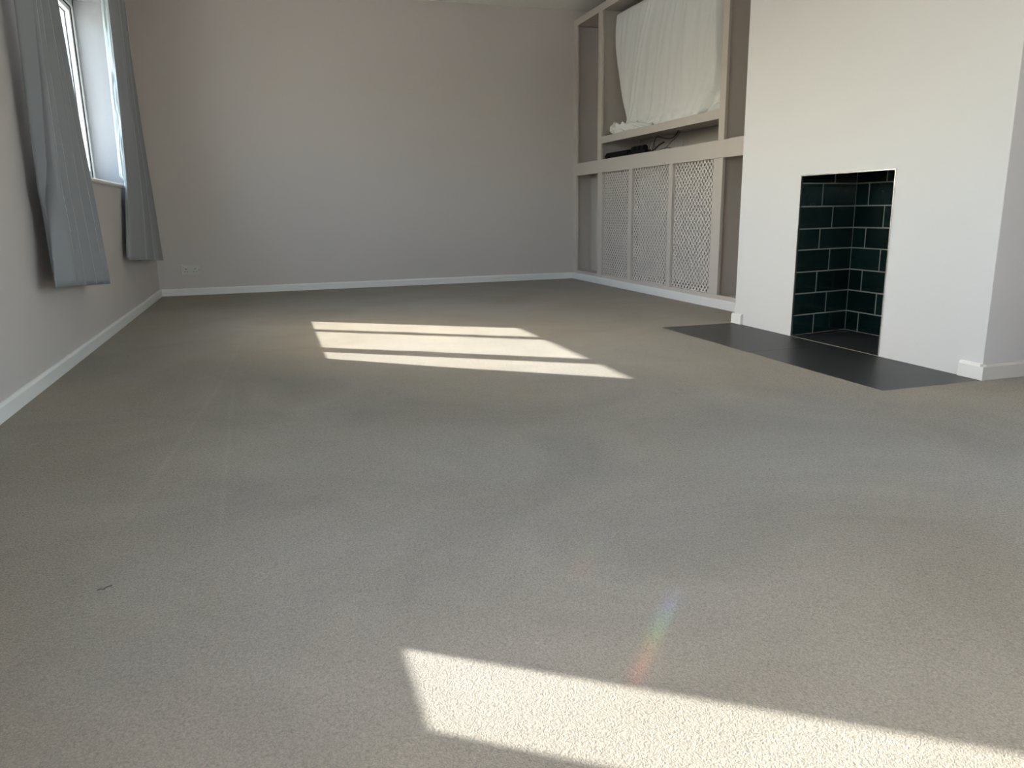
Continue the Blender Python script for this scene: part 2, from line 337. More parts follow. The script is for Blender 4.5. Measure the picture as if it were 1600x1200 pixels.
# ---------------------------------------------------------------- windows
def window(idx, y0, y1, z0, z1, lights, zg0, zg1, xo=-0.235, xi=-0.168, handle=True):
    par = thing('window_%d' % idx, 'white framed casement window', 'window'); del par['category']; del par['label']; par['kind'] = 'structure'
    fr = MB()
    fr.box(xo, xi, y0, y0 + 0.030, z0, z1).box(xo, xi, y1 - 0.030, y1, z0, z1).box(xo, xi, y0, y1, z0, z0 + 0.045).box(xo, xi, y0, y1, z1 - 0.045, z1)
    for (a, b), (c_, d) in zip(lights, lights[1:]):
        m = (b + c_) / 2; fr.box(xo, xi, m - 0.014, m + 0.014, z0 + 0.045, z1 - 0.045)
    fr.build('window_frame', M_UPVC, par, bevel=0.003)
    edges = [y0 + 0.030] + [(b + c_) / 2 for (a, b), (c_, d) in zip(lights, lights[1:])] + [y1 - 0.030]
    for i, (a, b) in enumerate(lights):
        lo = edges[i] + (0.017 if i else 0.003); hi = edges[i + 1] - (0.017 if i < len(lights) - 1 else 0.003)
        zl, zh = z0 + 0.048, z1 - 0.048
        cz = MB(); X0, X1 = xo + 0.004, xi - 0.014
        cz.box(X0, X1, lo, a, zl, zh).box(X0, X1, b, hi, zl, zh).box(X0, X1, a, b, zl, zg0).box(X0, X1, a, b, zg1, zh)
        cas = cz.build('casement', M_UPVC, par, bevel=0.004)
        gk = MB(); g = 0.004; X = X1
        for (p, q, s, t) in ((a, a + g, zg0, zg1), (b - g, b, zg0, zg1), (a, b, zg0, zg0 + g), (a, b, zg1 - g, zg1)):
            gk.box(xo + 0.022, xo + 0.027, p, q, s, t)
        for (p, q, s, t) in ((lo - 0.0035, lo - 0.0005, zl, zh), (hi + 0.0005, hi + 0.0035, zl, zh), (lo, hi, zl - 0.003, zl - 0.0005), (lo, hi, zh + 0.0005, zh + 0.003)):
            gk.box(X1 - 0.006, X1 + 0.005, p, q, s, t)
        gk.build('gasket', M_GASKET, cas, label='dark rubber seal')
        MB().box(xo + 0.018, xo + 0.022, a - 0.005, b + 0.005, zg0 - 0.005, zg1 + 0.005).build('pane', M_GLASS, cas)
        if handle:
            hy = b + 0.02 if i == 0 else a - 0.02
            MB().box(X1, X1 + 0.012, hy - 0.011, hy + 0.011, 1.28, 1.35).box(X1 + 0.012, X1 + 0.028, hy - 0.008, hy + 0.008, 1.29, 1.306).box(X1 + 0.018, X1 + 0.03, hy - 0.008, hy + 0.008, 1.30, 1.41).build('window_handle', M_UPVC, cas, bevel=0.003)
    return par
w1 = window(1, W1[0], W1[1], 0.855, 1.990, [(3.99, 4.613), (4.720, 5.293), (5.360, 5.722)], 0.945, 1.912)
w2 = window(2, W2[0], W2[1], 0.805, 1.990, [(-0.34, 0.36), (0.46, 1.01), (1.11, 1.60), (1.695, 1.919)], 0.880, 1.912)
w3 = thing('window_3', '', ''); del w3['category']; del w3['label']; w3['kind'] = 'structure'  # unseen rear window, a guess sized for the light it gives the walls
fr = MB(); ya, yb = YR - 0.22, YR - 0.17
fr.box(W3[0], W3[0] + 0.06, ya, yb, W3[2], W3[3]).box(W3[1] - 0.06, W3[1], ya, yb, W3[2], W3[3]).box(W3[0], W3[1], ya, yb, W3[2], W3[2] + 0.06).box(W3[0], W3[1], ya, yb, W3[3] - 0.06, W3[3]).box(1.95, 2.05, ya, yb, W3[2], W3[3])
fr.build('window_frame', M_UPVC, w3, bevel=0.003)
for (a, b) in ((W3[0] + 0.06, 1.95), (2.05, W3[1] - 0.06)):
    MB().box(a, b, YR - 0.20, YR - 0.195, W3[2] + 0.06, W3[3] - 0.06).build('pane', M_GLASS, w3)

w4 = thing('window_4', '', ''); del w4['category']; del w4['label']; w4['kind'] = 'structure'  # unseen glazing added in the right wall to brighten the left wall
fr = MB(); ya, yb = XR + 0.12, XR + 0.17
fr.box(ya, yb, W4[0], W4[0] + 0.06, W4[2], W4[3]).box(ya, yb, W4[1] - 0.06, W4[1], W4[2], W4[3]).box(ya, yb, W4[0], W4[1], W4[2], W4[2] + 0.06).box(ya, yb, W4[0], W4[1], W4[3] - 0.06, W4[3]).box(ya, yb, -0.40, -0.30, W4[2], W4[3])
fr.build('window_frame', M_UPVC, w4, bevel=0.003)
for (a, b) in ((W4[0] + 0.06, -0.40), (-0.30, W4[1] - 0.06)):
    MB().box(XR + 0.14, XR + 0.144, a, b, W4[2] + 0.06, W4[3] - 0.06).build('pane', M_GLASS, w4)

# window boards
def board(idx, y0, y1, z):
    poly = [(-0.17, z - 0.022), (0.010, z - 0.022), (0.017, z - 0.016), (0.019, z - 0.010), (0.016, z - 0.003), (0.010, z), (-0.17, z)]
    MB().prism(poly, 1, y0 + 0.004, y1 - 0.004).build('window_sill', M_SKIRT, bpy.data.objects['window_%d' % idx], label='white painted window board')
board(1, W1[0], W1[1], 0.858); board(2, W2[0], W2[1], 0.806)

# ---------------------------------------------------------------- outside
structure('ground', MB().box(-40, 40, -40, 40, -0.50, -0.35), M_GRASS)

# ---------------------------------------------------------------- fireplace
fp = thing('fireplace', 'tiled fireplace recess with dark green brick-bond tiles and chrome edging in the white chimney breast', 'fireplace', (XC, (FO[0] + FO[1]) / 2, 0))
XB = 3.80; YBK0, YBK1 = 2.563, 3.283; ZT = 0.95
g = MB()
# grout beds (splayed cheeks, back)
def cheek_y(x, far=True):
    k = (x - XC) / (XB - XC); return (FO[1] + (YBK1 - FO[1]) * k) if far else (FO[0] + (YBK0 - FO[0]) * k)
g.hexa([(XC + 0.004, cheek_y(XC + .004), 0), (XB + 0.02, cheek_y(XB + 0.02), 0), (XB + 0.02, cheek_y(XB) + 0.03, 0), (XC + 0.05, cheek_y(XC + .05) + 0.03, 0),
        (XC + 0.004, cheek_y(XC + .004), ZT), (XB + 0.02, cheek_y(XB + 0.02), ZT), (XB + 0.02, cheek_y(XB) + 0.03, ZT), (XC + 0.05, cheek_y(XC + .05) + 0.03, ZT)])
g.hexa([(XC + 0.05, cheek_y(XC + .05, False) - 0.03, 0), (XB + 0.02, cheek_y(XB, False) - 0.03, 0), (XB + 0.02, cheek_y(XB + .02, False), 0), (XC + 0.004, cheek_y(XC + .004, False), 0),
        (XC + 0.05, cheek_y(XC + .05, False) - 0.03, ZT), (XB + 0.02, cheek_y(XB, False) - 0.03, ZT), (XB + 0.02, cheek_y(XB + .02, False), ZT), (XC + 0.004, cheek_y(XC + .004, False), ZT)])
g.box(XB, XB + 0.03, YBK0 - 0.02, YBK1 + 0.02, 0, ZT)
g.build('grout', M_GROUT, fp, label='grey cement grout between the tiles')
rows = [0.0, 0.103, 0.213, 0.322, 0.433, 0.537, 0.646, 0.758, 0.867, ZT]
J = 0.0032; TK = 0.0016
def tile(p0, p1, n, z0, z1):
    """p0,p1: plan points; n: plan normal towards the recess"""
    d = (Vector(p1) - Vector(p0)).normalized(); a = Vector(p0) + d * J; b = Vector(p1) - d * J; n = Vector(n)
    q = [a, b, b + n * TK, a + n * TK]
    za, zb = z0 + J, z1 - J
    MB().hexa([(v.x, v.y, za) for v in q] + [(v.x, v.y, zb) for v in q]).build('tile', M_TILE, fp, bevel=0.0008, segs=1)
for i in range(9):
    z0, z1 = rows[i], rows[i + 1]
    odd = (i % 2 == 0)
    xs = [XC + 0.006, 3.562, XB] if odd else [XC + 0.006, 3.642, XB]
    for a, b in zip(xs, xs[1:]):
        for far in (True, False):
            p0 = (a, cheek_y(a, far)); p1 = (b, cheek_y(b, far)); s = -1 if far else 1
            d = Vector((p1[0] - p0[0], p1[1] - p0[1])).normalized(); n = Vector((-d.y, d.x)); n = n if n.y * s > 0 else -n
            tile(p0, p1, n, z0, z1)
    y = YBK1 - (0.092 if odd else 0.203); ys = [YBK1]
    while y > YBK0 + 0.02: ys.append(y); y -= 0.2075
    ys.append(YBK0)
    for a, b in zip(ys, ys[1:]): tile((XB, b), (XB, a), (-1, 0), z0, z1)
MB().box(XC + 0.05, XB + 0.03, YBK0 - 0.02, YBK1 + 0.02, ZT, ZT + 0.02).box(XC + 0.04, XC + 0.05, FO[0] - 0.02, FO[1] + 0.02, FO[2] + 0.001, ZT).build('smoke_plate', M_HOLE, fp, label='dark register plate')
MB().box(XC + 0.002, XB, cheek_y(XC, False) + 0.002, cheek_y(XC) - 0.002, -0.012, -0.002).build('inner_hearth', M_SLATE, fp, label='charcoal slab inside the recess', bevel=0.001)
MB().box(XC + 0.002, XC + 0.008, FO[0] + 0.002, FO[1] - 0.002, -0.012, -0.0012).build('grout_line', M_GROUT, fp, label='grey grout line at the opening')
tr = MB(); t = 0.0035
tr.box(XC - 0.0025, XC + 0.006, FO[1] - t, FO[1] + 0.001, 0.0, FO[2]); tr.build('edge_trim', M_CHROME, fp, label='thin chrome tile trim')
MB().box(XC - 0.0025, XC + 0.006, FO[0] - 0.001, FO[0] + t, 0.0, FO[2]).build('edge_trim', M_CHROME, fp, label='thin chrome tile trim')
MB().box(XC - 0.0025, XC + 0.006, FO[0], FO[1], FO[2] - t, FO[2] + 0.001).build('edge_trim', M_CHROME, fp, label='thin chrome tile trim')

hr = thing('hearth', 'flush charcoal slate hearth set into the carpet in front of the fireplace', 'hearth', (HX0, (HY0 + HY1) / 2, 0))
MB().box(HX0 + 0.001, XC, HY0 + 0.001, 2.9235, -0.012, -0.0015).build('slab', M_SLATE, hr, bevel=0.001)
MB().box(HX0 + 0.001, XC, 2.9255, HY1 - 0.001, -0.012, -0.0015).build('slab', M_SLATE, hr, bevel=0.001)
MB().box(HX0 + 0.001, XC, 2.9235, 2.9255, -0.012, -0.0022).build('grout_line', M_GASKET, hr, label='fine dark joint between slabs')

# ---------------------------------------------------------------- built-in unit
bu = thing('built_in_unit', 'taupe built-in alcove unit with three lattice panels and open shelves', 'cabinet', (XW, (YF + YB) / 2, 0))
def bp(name, x0, x1, y0, y1, z0, z1, label=None, mat=None, bevel=0.0015):
    return MB().box(x0, x1, y0, y1, z0, z1).build(name, mat or M_BUILT, bu, bevel=bevel, label=label)
FT = 0.020
ZR0, ZR1 = 0.957, 1.067      # rail in front of the worktop
ZS0, ZS1 = 1.199, 1.256      # shelf under the screen
ZT0, ZT1 = 2.255, 2.312      # head rail
bp('stile', XW, XW + FT, 6.775, YB, SK, ZT1)                       # against the back wall
bp('stile', XW, XW + FT, 6.225, 6.303, ZR1, ZT0)                   # upper post, far
bp('stile', XW, XW + FT, 4.345, 4.411, ZR1, ZT0)                   # upper post, near
bp('stile', XW, XW + FT, YF, 3.80, ZR1, ZT0)
bp('stile', XW, XW + FT, YF, 3.80, 0.085, ZR0)
bp('rail', XW, XW + FT, YF, 6.775, ZT0, ZT1, 'head rail below the ceiling gap')
bp('rail', XW, XW + FT, YF, 6.775, ZR0, ZR1, 'deep middle rail')
bp('rail', XW, XW + FT, YF, 6.775, SK - 0.03, 0.085, 'low bottom rail')
bp('stile', XW, XW + FT, 6.195, 6.290, 0.085, ZR0)
bp('stile', XW, XW + FT, 5.622, 5.682, 0.085, ZR0)
bp('stile', XW, XW + FT, 4.980, 5.034, 0.085, ZR0)
bp('stile', XW, XW + FT, 4.345, 4.452, 0.085, ZR0)
bp('shelf_edge', XW, XW + FT, 4.411, 6.225, ZS0, ZS1)
# carcass
XU = 4.07
bp('shelf', XW + FT, XU, 4.40, 6.24, ZS1 - 0.024, ZS1 - 0.006)
bp('shelf', XW + FT, XU, YF, YB, ZR1 - 0.026, ZR1 - 0.004, 'worktop board')
bp('top_board', XW + FT, XU, YF, YB, ZT1 - 0.045, ZT1 - 0.02)
bp('divider', XW + FT, XU, 6.255, 6.275, ZR1 - 0.004, ZT0 + 0.01)
bp('divider', XW + FT, XU, 4.368, 4.388, ZR1 - 0.004, ZT0 + 0.01)
bp('divider', XW + FT, 4.06, 6.232, 6.252, 0.05, ZR0 + 0.06)
bp('divider', XW + FT, 4.06, 4.390, 4.410, 0.05, ZR0 + 0.06)
bp('back_panel', XU, XR, YF, YB, ZR1 - 0.03, ZT1 - 0.02, 'upper back board')
bp('back_panel', 3.862, 3.872, 6.252, YB, 0.05, ZR0 + 0.06, 'back board of the narrow far niche')
bp('back_panel', 4.06, 4.07, YF, 6.252, 0.05, ZR0 + 0.06, 'lower back board')
bp('base_board', XW + FT, 4.06, YF, YB, 0.05, 0.072)
skirt('skirting', XW - 0.014, XW, YF, YB - 0.001, '-x', bu, None, label='white skirting board along the plinth')
# lattice sheets: two crossing layers of diagonal slats, one punched sheet per bay
def lattice(y0, y1, z0, z1):
    p = 0.0415; wd = 0.0116; m = MB()
    cx = y1 - 0.006; cz = z1 + 0.004
    def clip(poly, y0, y1, z0, z1):
        def cut(P, f, ins):
            o = []
            for i in range(len(P)):
                a, b = P[i], P[(i + 1) % len(P)]; fa, fb = f(a), f(b)
                if fa >= 0: o.append(a)
                if (fa >= 0) != (fb >= 0):
                    t = fa / (fa - fb); o.append((a[0] + (b[0] - a[0]) * t, a[1] + (b[1] - a[1]) * t))
            return o
        for fn in (lambda q: q[0] - y0, lambda q: y1 - q[0], lambda q: q[1] - z0, lambda q: z1 - q[1]):
            poly = cut(poly, fn, True)
            if len(poly) < 3: return None
        return poly
    L = (y1 - y0) + (z1 - z0)
    for s, (xa, xb) in ((1, (XW + FT + 0.0005, XW + FT + 0.0030)), (-1, (XW + FT + 0.0008, XW + FT + 0.0033))):
        n = int(L / p) + 3; hw = wd / math.sqrt(2)
        for k in range(-n, n + 1):
            # line z - cz = s*(y - cx) + k*p
            c0 = cz + k * p
            ya, yb_ = y0 - 1, y1 + 1
            P = [(ya, s * (ya - cx) + c0 - hw), (yb_, s * (yb_ - cx) + c0 - hw), (yb_, s * (yb_ - cx) + c0 + hw), (ya, s * (ya - cx) + c0 + hw)]
            q = clip(P, y0, y1, z0, z1)
            if q: m.prism(q, 0, xa, xb)
    m.build('lattice_panel', M_LATT, bu, label='pierced diamond lattice sheet')
M_LATT = paint('pale_taupe_joinery_paint', (0.62, 0.575, 0.53), rough=0.45, bump=0.0)
for (a, b) in ((5.675, 6.205), (5.025, 5.630), (4.445, 4.990)): lattice(a, b, 0.078, 0.965)

# ---------------------------------------------------------------- television and sheet
tv = thing('television', 'large black flat television hidden under the white sheet in the alcove unit', 'television', (3.83, 5.3, ZS1))
MB().box(3.825, 3.855, 4.70, 5.935, 1.34, 2.205).build('screen_housing', M_BLACK, tv, bevel=0.006)
MB().box(3.8235, 3.8255, 4.71, 5.925, 1.355, 2.195).build('screen', M_BLACK, tv)
for yy, xf in ((4.80, 3.738), (5.70, 3.80)):
    MB().box(3.822, 3.842, yy - 0.02, yy + 0.02, 1.262, 1.345).box(xf, 3.90, yy - 0.035, yy + 0.035, ZS1 - 0.0052, ZS1 + 0.012).build('foot', M_BLACK, tv, bevel=0.003)
MB().box(3.735, 3.80, 6.118, 6.250, ZS1 - 0.0052, 1.275).build('media_box', M_BLACK, None, bevel=0.004, cat='media box', label='thin flat black box on the shelf beside the bunched hem of the sheet')

def sheet():
    root = thing('dust_sheet', 'white crumpled dust sheet draped over the television in the alcove unit', 'sheet', (3.77, 5.3, ZS1))
    nu, nv = 150, 150
    yl = [(1.262, 5.99), (1.30, 5.955), (1.353, 5.975), (1.386, 5.99), (1.616, 6.075), (1.80, 6.13), (2.03, 6.172), (2.225, 6.178)]
    zb = lambda y: interp([(4.42, 1.263), (4.74, 1.264), (4.76, 1.274), (4.84, 1.274), (4.86, 1.263), (5.2, 1.262), (5.55, 1.262), (5.9, 1.285), (6.0, 1.31)], y)
    V = []; F = []
    ridges = [([(1.26, 5.93), (1.35, 5.90), (1.6, 5.80), (1.9, 5.68), (2.23, 5.55)], 0.016, 0.022),
              ([(1.26, 5.86), (1.35, 5.85), (1.6, 5.74), (1.9, 5.63), (2.23, 5.50)], 0.010, 0.018),
              ([(1.26, 5.55), (1.6, 5.45), (2.23, 5.30)], 0.005, 0.03), ([(1.26, 5.3), (2.23, 5.12)], 0.005, 0.035),
              ([(1.26, 5.05), (2.23, 4.98)], 0.004, 0.03), ([(1.26, 4.84), (2.23, 4.80)], 0.004, 0.03),
              ([(1.26, 6.0), (2.23, 5.9)], 0.004, 0.03), ([(1.26, 5.97), (1.6, 6.01), (2.23, 6.02)], 0.003, 0.02),
              ([(1.26, 4.72), (1.40, 4.62), (1.56, 4.605), (2.23, 4.60)], 0.026, 0.022),
              ([(1.26, 4.90), (1.34, 4.82), (1.42, 4.72), (1.46, 4.69)], -0.020, 0.022), ([(1.26, 4.82), (1.36, 4.66), (1.44, 4.56)], 0.018, 0.016),
              ([(1.26, 4.70), (1.32, 4.58), (1.37, 4.46)], -0.020, 0.018), ([(1.26, 4.60), (1.30, 4.50), (1.33, 4.44)], 0.015, 0.014),
              ([(1.28, 5.915), (1.40, 5.945), (1.52, 5.985)], -0.014, 0.010), ([(1.28, 5.70), (1.36, 5.76), (1.50, 5.80)], -0.006, 0.015)]
    for j in range(nv + 1):
        tz = j / nv
        for i in range(nu + 1):
            s = i / nu
            z_nom = 2.225 + (1.262 - 2.225) * tz
            yL = interp(yl, z_nom); yR = 4.435
            y = yL + (yR - yL) * s
            z = 2.225 + (zb(y) - 2.225) * tz
            x = 3.785 - 0.018 * math.sin(math.pi * min(1, tz * 1.2))
            for pts, amp, wd in ridges:
                d = y - interp(pts, z); fz = 1.0 if pts[-1][0] > 2 else max(0.0, min(1.0, (pts[-1][0] + 0.08 - z) / 0.10))
                x -= amp * fz * math.exp(-(d / wd) ** 2)
            # pocket behind the near edge of the television
            k = max(0.0, min(1.0, (4.60 - y) / 0.06)); k = k * k * (3 - 2 * k)
            up = max(0.0, min(1.0, (z - 1.33) / 0.25))
            x += 0.125 * k * (0.15 + 0.85 * up)
            x += k * 0.040 * noise.noise(Vector((y * 14, z * 20, 3.1)))
            # broad drape and small creases
            x += 0.010 * noise.noise(Vector((y * 7 + z * 1.5, z * 1.1, 0.4))) + 0.003 * noise.noise(Vector((y * 22 + z * 6, z * 3, 7))) + 0.0015 * noise.noise(Vector((y * 60 - z * 9, z * 9, 17)))
            lo = max(0.0, 1 - (z - 1.262) / 0.16); lo = lo * lo
            cr = noise.noise(Vector((y * 12 - z * 9, z * 26, 1.7)))
            right = max(0.0, min(1.0, (5.0 - y) / 0.25))
            x += lo * 0.022 * cr + lo * right * 0.02 * noise.noise(Vector((y * 20 + z * 22, z * 12 - y * 6, 9)))
            low2 = max(0.0, 1 - (z - 1.262) / 0.32)
            x -= low2 * right * 0.022 * math.sin((y + 0.7 * z) * 46)
            x -= 0.036 * lo * (1 - 0.25 * right)
            # far edge turns back round the television
            e = max(0.0, 1 - (yL - y) / 0.030); x += 0.030 * e * e
            t_ = max(0.0, 1 - (2.225 - z) / 0.025); x += 0.035 * t_ * t_
            V.append((x, y, z + lo * 0.006 * noise.noise(Vector((y * 15, 0, 2)))))
    for j in range(nv):
        for i in range(nu):
            a = j * (nu + 1) + i; F.append((a, a + 1, a + nu + 2, a + nu + 1))
    m = MB(); m.v = V; m.f = F
    # top fold over the television and the turned-back far edge
    b = len(m.v)
    for i in range(0, nu + 1):
        v = V[i]; m.v.append((3.875, v[1], 2.222)); m.v.append((3.885, v[1], 1.95))
    for i in range(nu):
        m.f.append((i, i + 1, b + 2 * (i + 1), b + 2 * i)); m.f.append((b + 2 * i, b + 2 * (i + 1), b + 2 * (i + 1) + 1, b + 2 * i + 1))
    b = len(m.v)
    for j in range(nv + 1):
        v = V[j * (nu + 1)]; m.v.append((max(v[0] + 0.045, 3.86), v[1] - 0.005, v[2]))
    for j in range(nv): m.f.append((j * (nu + 1), (j + 1) * (nu + 1), b + j + 1, b + j))
    o = m.build('cloth', M_SHEET, root, smooth=True)
    md = o.modifiers.new('solidify', 'SOLIDIFY'); md.thickness = 0.0015
    # gathered hem lying on the shelf: a twisted roll
    def lump(path, radf, seed, name):
        pts = smooth_curve(path, 14); n = 26; mm = MB()
        for i, p in enumerate(pts):
            t = (pts[min(i + 1, len(pts) - 1)] - pts[max(i - 1, 0)]).normalized(); a = t.cross(Vector((0, 0, 1))).normalized(); c_ = a.cross(t)
            k = i / (len(pts) - 1); R = radf(k)
            for q in range(n):
                w_ = 2 * math.pi * q / n + k * 5
                rr = R * (1 + 0.75 * noise.noise(Vector((math.cos(w_) * 1.6, math.sin(w_) * 1.6 + seed, k * 6))) + 0.26 * math.sin(4 * w_ + k * 11) + 0.04 * math.sin(7 * w_ - k * 15))
                v = p + a * math.cos(w_ - k * 5) * rr + c_ * math.sin(w_ - k * 5) * rr
                mm.v.append((max(v.x, 3.7075), v.y, max(v.z, ZS1 - 0.005)))
        for i in range(len(pts) - 1):
            for q in range(n): mm.f.append((i * n + q, i * n + (q + 1) % n, (i + 1) * n + (q + 1) % n, (i + 1) * n + q))
        mm.f.append(tuple(range(n))); mm.f.append(tuple((len(pts) - 1) * n + q for q in range(n)))
        mm.build(name, M_SHEET, root, smooth=True, label='bunched and twisted hem of the sheet')
    lump([(3.765, 6.145, 1.300), (3.755, 6.08, 1.308), (3.742, 5.99, 1.300)], lambda k: 0.012 + 0.026 * math.sin(math.pi * (0.12 + 0.8 * k)), 2.0, 'bunched_hem')
    lump([(3.735, 6.02, 1.285), (3.728, 5.90, 1.300), (3.726, 5.74, 1.292), (3.726, 5.58, 1.282), (3.730, 5.40, 1.270)], lambda k: 0.036 * (1 - 0.75 * k) + 0.005, 5.0, 'bunched_hem')
sheet()

# ---------------------------------------------------------------- devices and cables in the slot
ZW = ZR1 - 0.004
bx = thing('media_box', 'flat black media box at the far end of the slot below the television', 'media box', (3.75, 6.02, ZW))
MB().prism([(3.725, ZW + .0008), (3.86, ZW + .0008), (3.86, 1.124), (3.735, 1.119), (3.722, 1.095)], 1, 5.80, 6.225).build('housing', M_BLACK, bx, bevel=0.005)
ps = thing('power_strip', 'black extension lead with three plugs beside the media box', 'power strip', (3.75, 5.66, ZW))
MB().box(3.73, 3.785, 5.50, 5.79, ZW + .0008, 1.098).build('housing', M_BLACK, ps, bevel=0.006)
for k in range(3):
    yy = 5.565 + 0.085 * k
    pl = MB().prism([(3.734, 1.096), (3.782, 1.096), (3.780, 1.124), (3.765, 1.136), (3.748, 1.136), (3.736, 1.124)], 1, yy - 0.026, yy + 0.026).build('plug', M_BLACK, ps, bevel=0.006)
def cable(pts, rad, mat, label, group=None):
    MB().tube(smooth_curve(pts, 8), rad, 8).build('cable', mat, None, smooth=True, cat='cable', label=label, group=group)
cable([(3.79, 5.10, 1.195), (3.765, 5.095, 1.165), (3.755, 5.13, 1.147), (3.753, 5.20, 1.150), (3.755, 5.30, 1.168), (3.757, 5.36, 1.176), (3.755, 5.385, 1.160), (3.752, 5.40, 1.125), (3.75, 5.42, ZW + 0.010)], 0.0040, M_CABLE, 'thick black cable curling down from the shelf underside in the slot')
cable([(3.80, 5.09, 1.190), (3.775, 5.105, 1.150), (3.765, 5.15, 1.125), (3.757, 5.20, 1.095), (3.76, 5.26, ZW + 0.004)], 0.0022, M_CABLE, 'thin black cable hanging at the right of the tangle')
cable([(3.75, 5.48, ZW + 0.006), (3.75, 5.46, 1.125), (3.752, 5.43, 1.152), (3.752, 5.395, 1.140), (3.75, 5.375, 1.10), (3.75, 5.36, ZW + 0.004)], 0.0024, M_TEAL, 'looped grey-green wire beside the plugs')
cable([(3.745, 5.46, ZW + 0.010), (3.742, 5.38, 1.083), (3.744, 5.30, 1.112), (3.746, 5.23, 1.128)], 0.0060, M_CABLE, 'short stiff black plug lead rising to the right')
cable([(3.74, 5.50, ZW + 0.004), (3.735, 5.40, ZW + 0.006), (3.74, 5.30, ZW + 0.012), (3.745, 5.19, ZW + 0.022), (3.76, 5.12, ZW + 0.010)], 0.0030, M_TEAL, 'grey-green wire lying along the slot floor')
gp = thing('wall_plate', 'grey cable plate at the back of the slot right of the cables', 'wall plate', (XU, 5.2, 1.10))
MB().box(XU - 0.010, XU - 0.0005, 5.50, 5.60, 1.10, 1.18).build('plate', M_GREYP, gp, bevel=0.002)
MB().prism([(3.706, ZR1 - .003), (3.78, ZR1 - .003), (3.78, ZR1 + 0.002), (3.707, ZR1 + 0.006)], 1, 4.165, 4.318).build('card_offcut', M_PAPER, None, cat='card', label='small pale offcut lying on the near niche shelf beside the chimney breast')

# ---------------------------------------------------------------- double socket
so = thing('wall_socket', 'white double plug socket low on the back wall near the left corner', 'socket', (0.25, YB, 0.21))
MB().box(0.177, 0.327, YB - 0.010, YB - 0.0003, 0.166, 0.253).build('face_plate', M_SOCK, so, bevel=0.003)
for cx in (0.217, 0.287):
    m = MB()
    m.box(cx - 0.004, cx + 0.004, YB - 0.0106, YB - 0.0100, 0.213, 0.223)
    m.box(cx - 0.0145, cx - 0.0075, YB - 0.0106, YB - 0.0100, 0.194, 0.199).box(cx + 0.0075, cx + 0.0145, YB - 0.0106, YB - 0.0100, 0.194, 0.199)
    m.build('pin_holes', M_GREYP2, so, label='dark pin holes')
    s = 1 if cx > 0.25 else -1
    MB().prism([(YB - 0.010, 0.228), (YB - 0.0135, 0.2285), (YB - 0.0105, 0.244), (YB - 0.010, 0.244)], 0, cx + s * 0.0 - 0.007, cx + 0.007).build('rocker_switch', M_SOCK, so)
for cx in (0.190, 0.314):
    MB().tube([(cx, YB - 0.0112, 0.2095), (cx, YB - 0.0098, 0.2095)], 0.003, 10).build('screw', M_CHROME, so)

# ---------------------------------------------------------------- curtains
def curtain(name, label, yl, yr, hem_l, hem_r, ztop, xbase, amp, nf, phase, lining, seed, skew=0.5, xin=None, tail=None, ret=None, conc=1.25):
    root = thing(name, label, 'curtain', (0.08, (yl[0][1] + yr[0][1]) / 2, ztop), 'grey curtains at the left wall')
    nu, nv = int(34 * nf), 60; V = []
    for j in range(nv + 1):
        t = j / nv
        for i in range(nu + 1):
            s = i / nu
            zh = hem_l + (hem_r - hem_l) * s
            z = ztop + (zh - ztop) * t
            a, b = interp(yl, -z), interp(yr, -z)
            drift = 0.035 * math.sin(2.1 * t + seed + s * 3) * (1 - s) * s * 4
            ph = 2 * math.pi * nf * (s + 0.05 * noise.noise(Vector((s * 3.3, t * 0.5, seed))) + drift * 0.25) + phase
            A = amp * (0.80 + 0.20 * t) * (1 + 0.10 * noise.noise(Vector((s * 5, t * 1.2, seed + 3))))
            q = (ph / (2 * math.pi)) % 1.0; kk = 0.80
            tri = q / 0.72 if q < 0.72 else (1 - q) / 0.28
            tri = tri if tri < 0.75 else 0.75 + 0.25 * math.sin((tri - 0.75) / 0.25 * math.pi / 2) * 0.8
            wv = 2 * tri ** conc - 1
            y = a + (b - a) * s + skew * A * wv * (1 - abs(2 * s - 1) ** 6)
            x = xbase + A * wv + 0.006 * noise.noise(Vector((s * 9, t * 3, seed + 8)))
            if xin: x += interp(xin, s)
            if ret and s < 0.10:
                k = s / 0.10; x = interp(ret[0], -z) + (x - interp(ret[0], -z)) * k; y = interp(ret[1], -z) + (y - interp(ret[1], -z)) * k
            if tail and s > 0.95:
                k = (s - 0.95) / 0.05; x = x + (0.040 - x) * k; y = y + (interp(tail, -z) - y) * k
            x = max(x, 0.014)
            V.append((x, y, z))
    m = MB(); m.v = V
    m.f = [(j * (nu + 1) + i, j * (nu + 1) + i + 1, (j + 1) * (nu + 1) + i + 1, (j + 1) * (nu + 1) + i) for j in range(nv) for i in range(nu)]
    o = m.build('cloth', M_CURT, root, smooth=True)
    md = o.modifiers.new('solidify', 'SOLIDIFY'); md.thickness = 0.003
    # heading tape
    m = MB(); top = V[:nu + 1]
    m.v = [(x - 0.003, y, ztop - 0.0) for x, y, z in top] + [(x - 0.003, y, ztop - 0.07) for x, y, z in top]
    m.f = [(i, i + 1, nu + 2 + i, nu + 1 + i) for i in range(nu)]
    m.build('heading_tape', M_LINING, root, smooth=True, label='white gathered heading tape')
    if lining: lining(root, V, nu, nv)
    return root
def z_(tab): return [(-a, b) for a, b in tab]
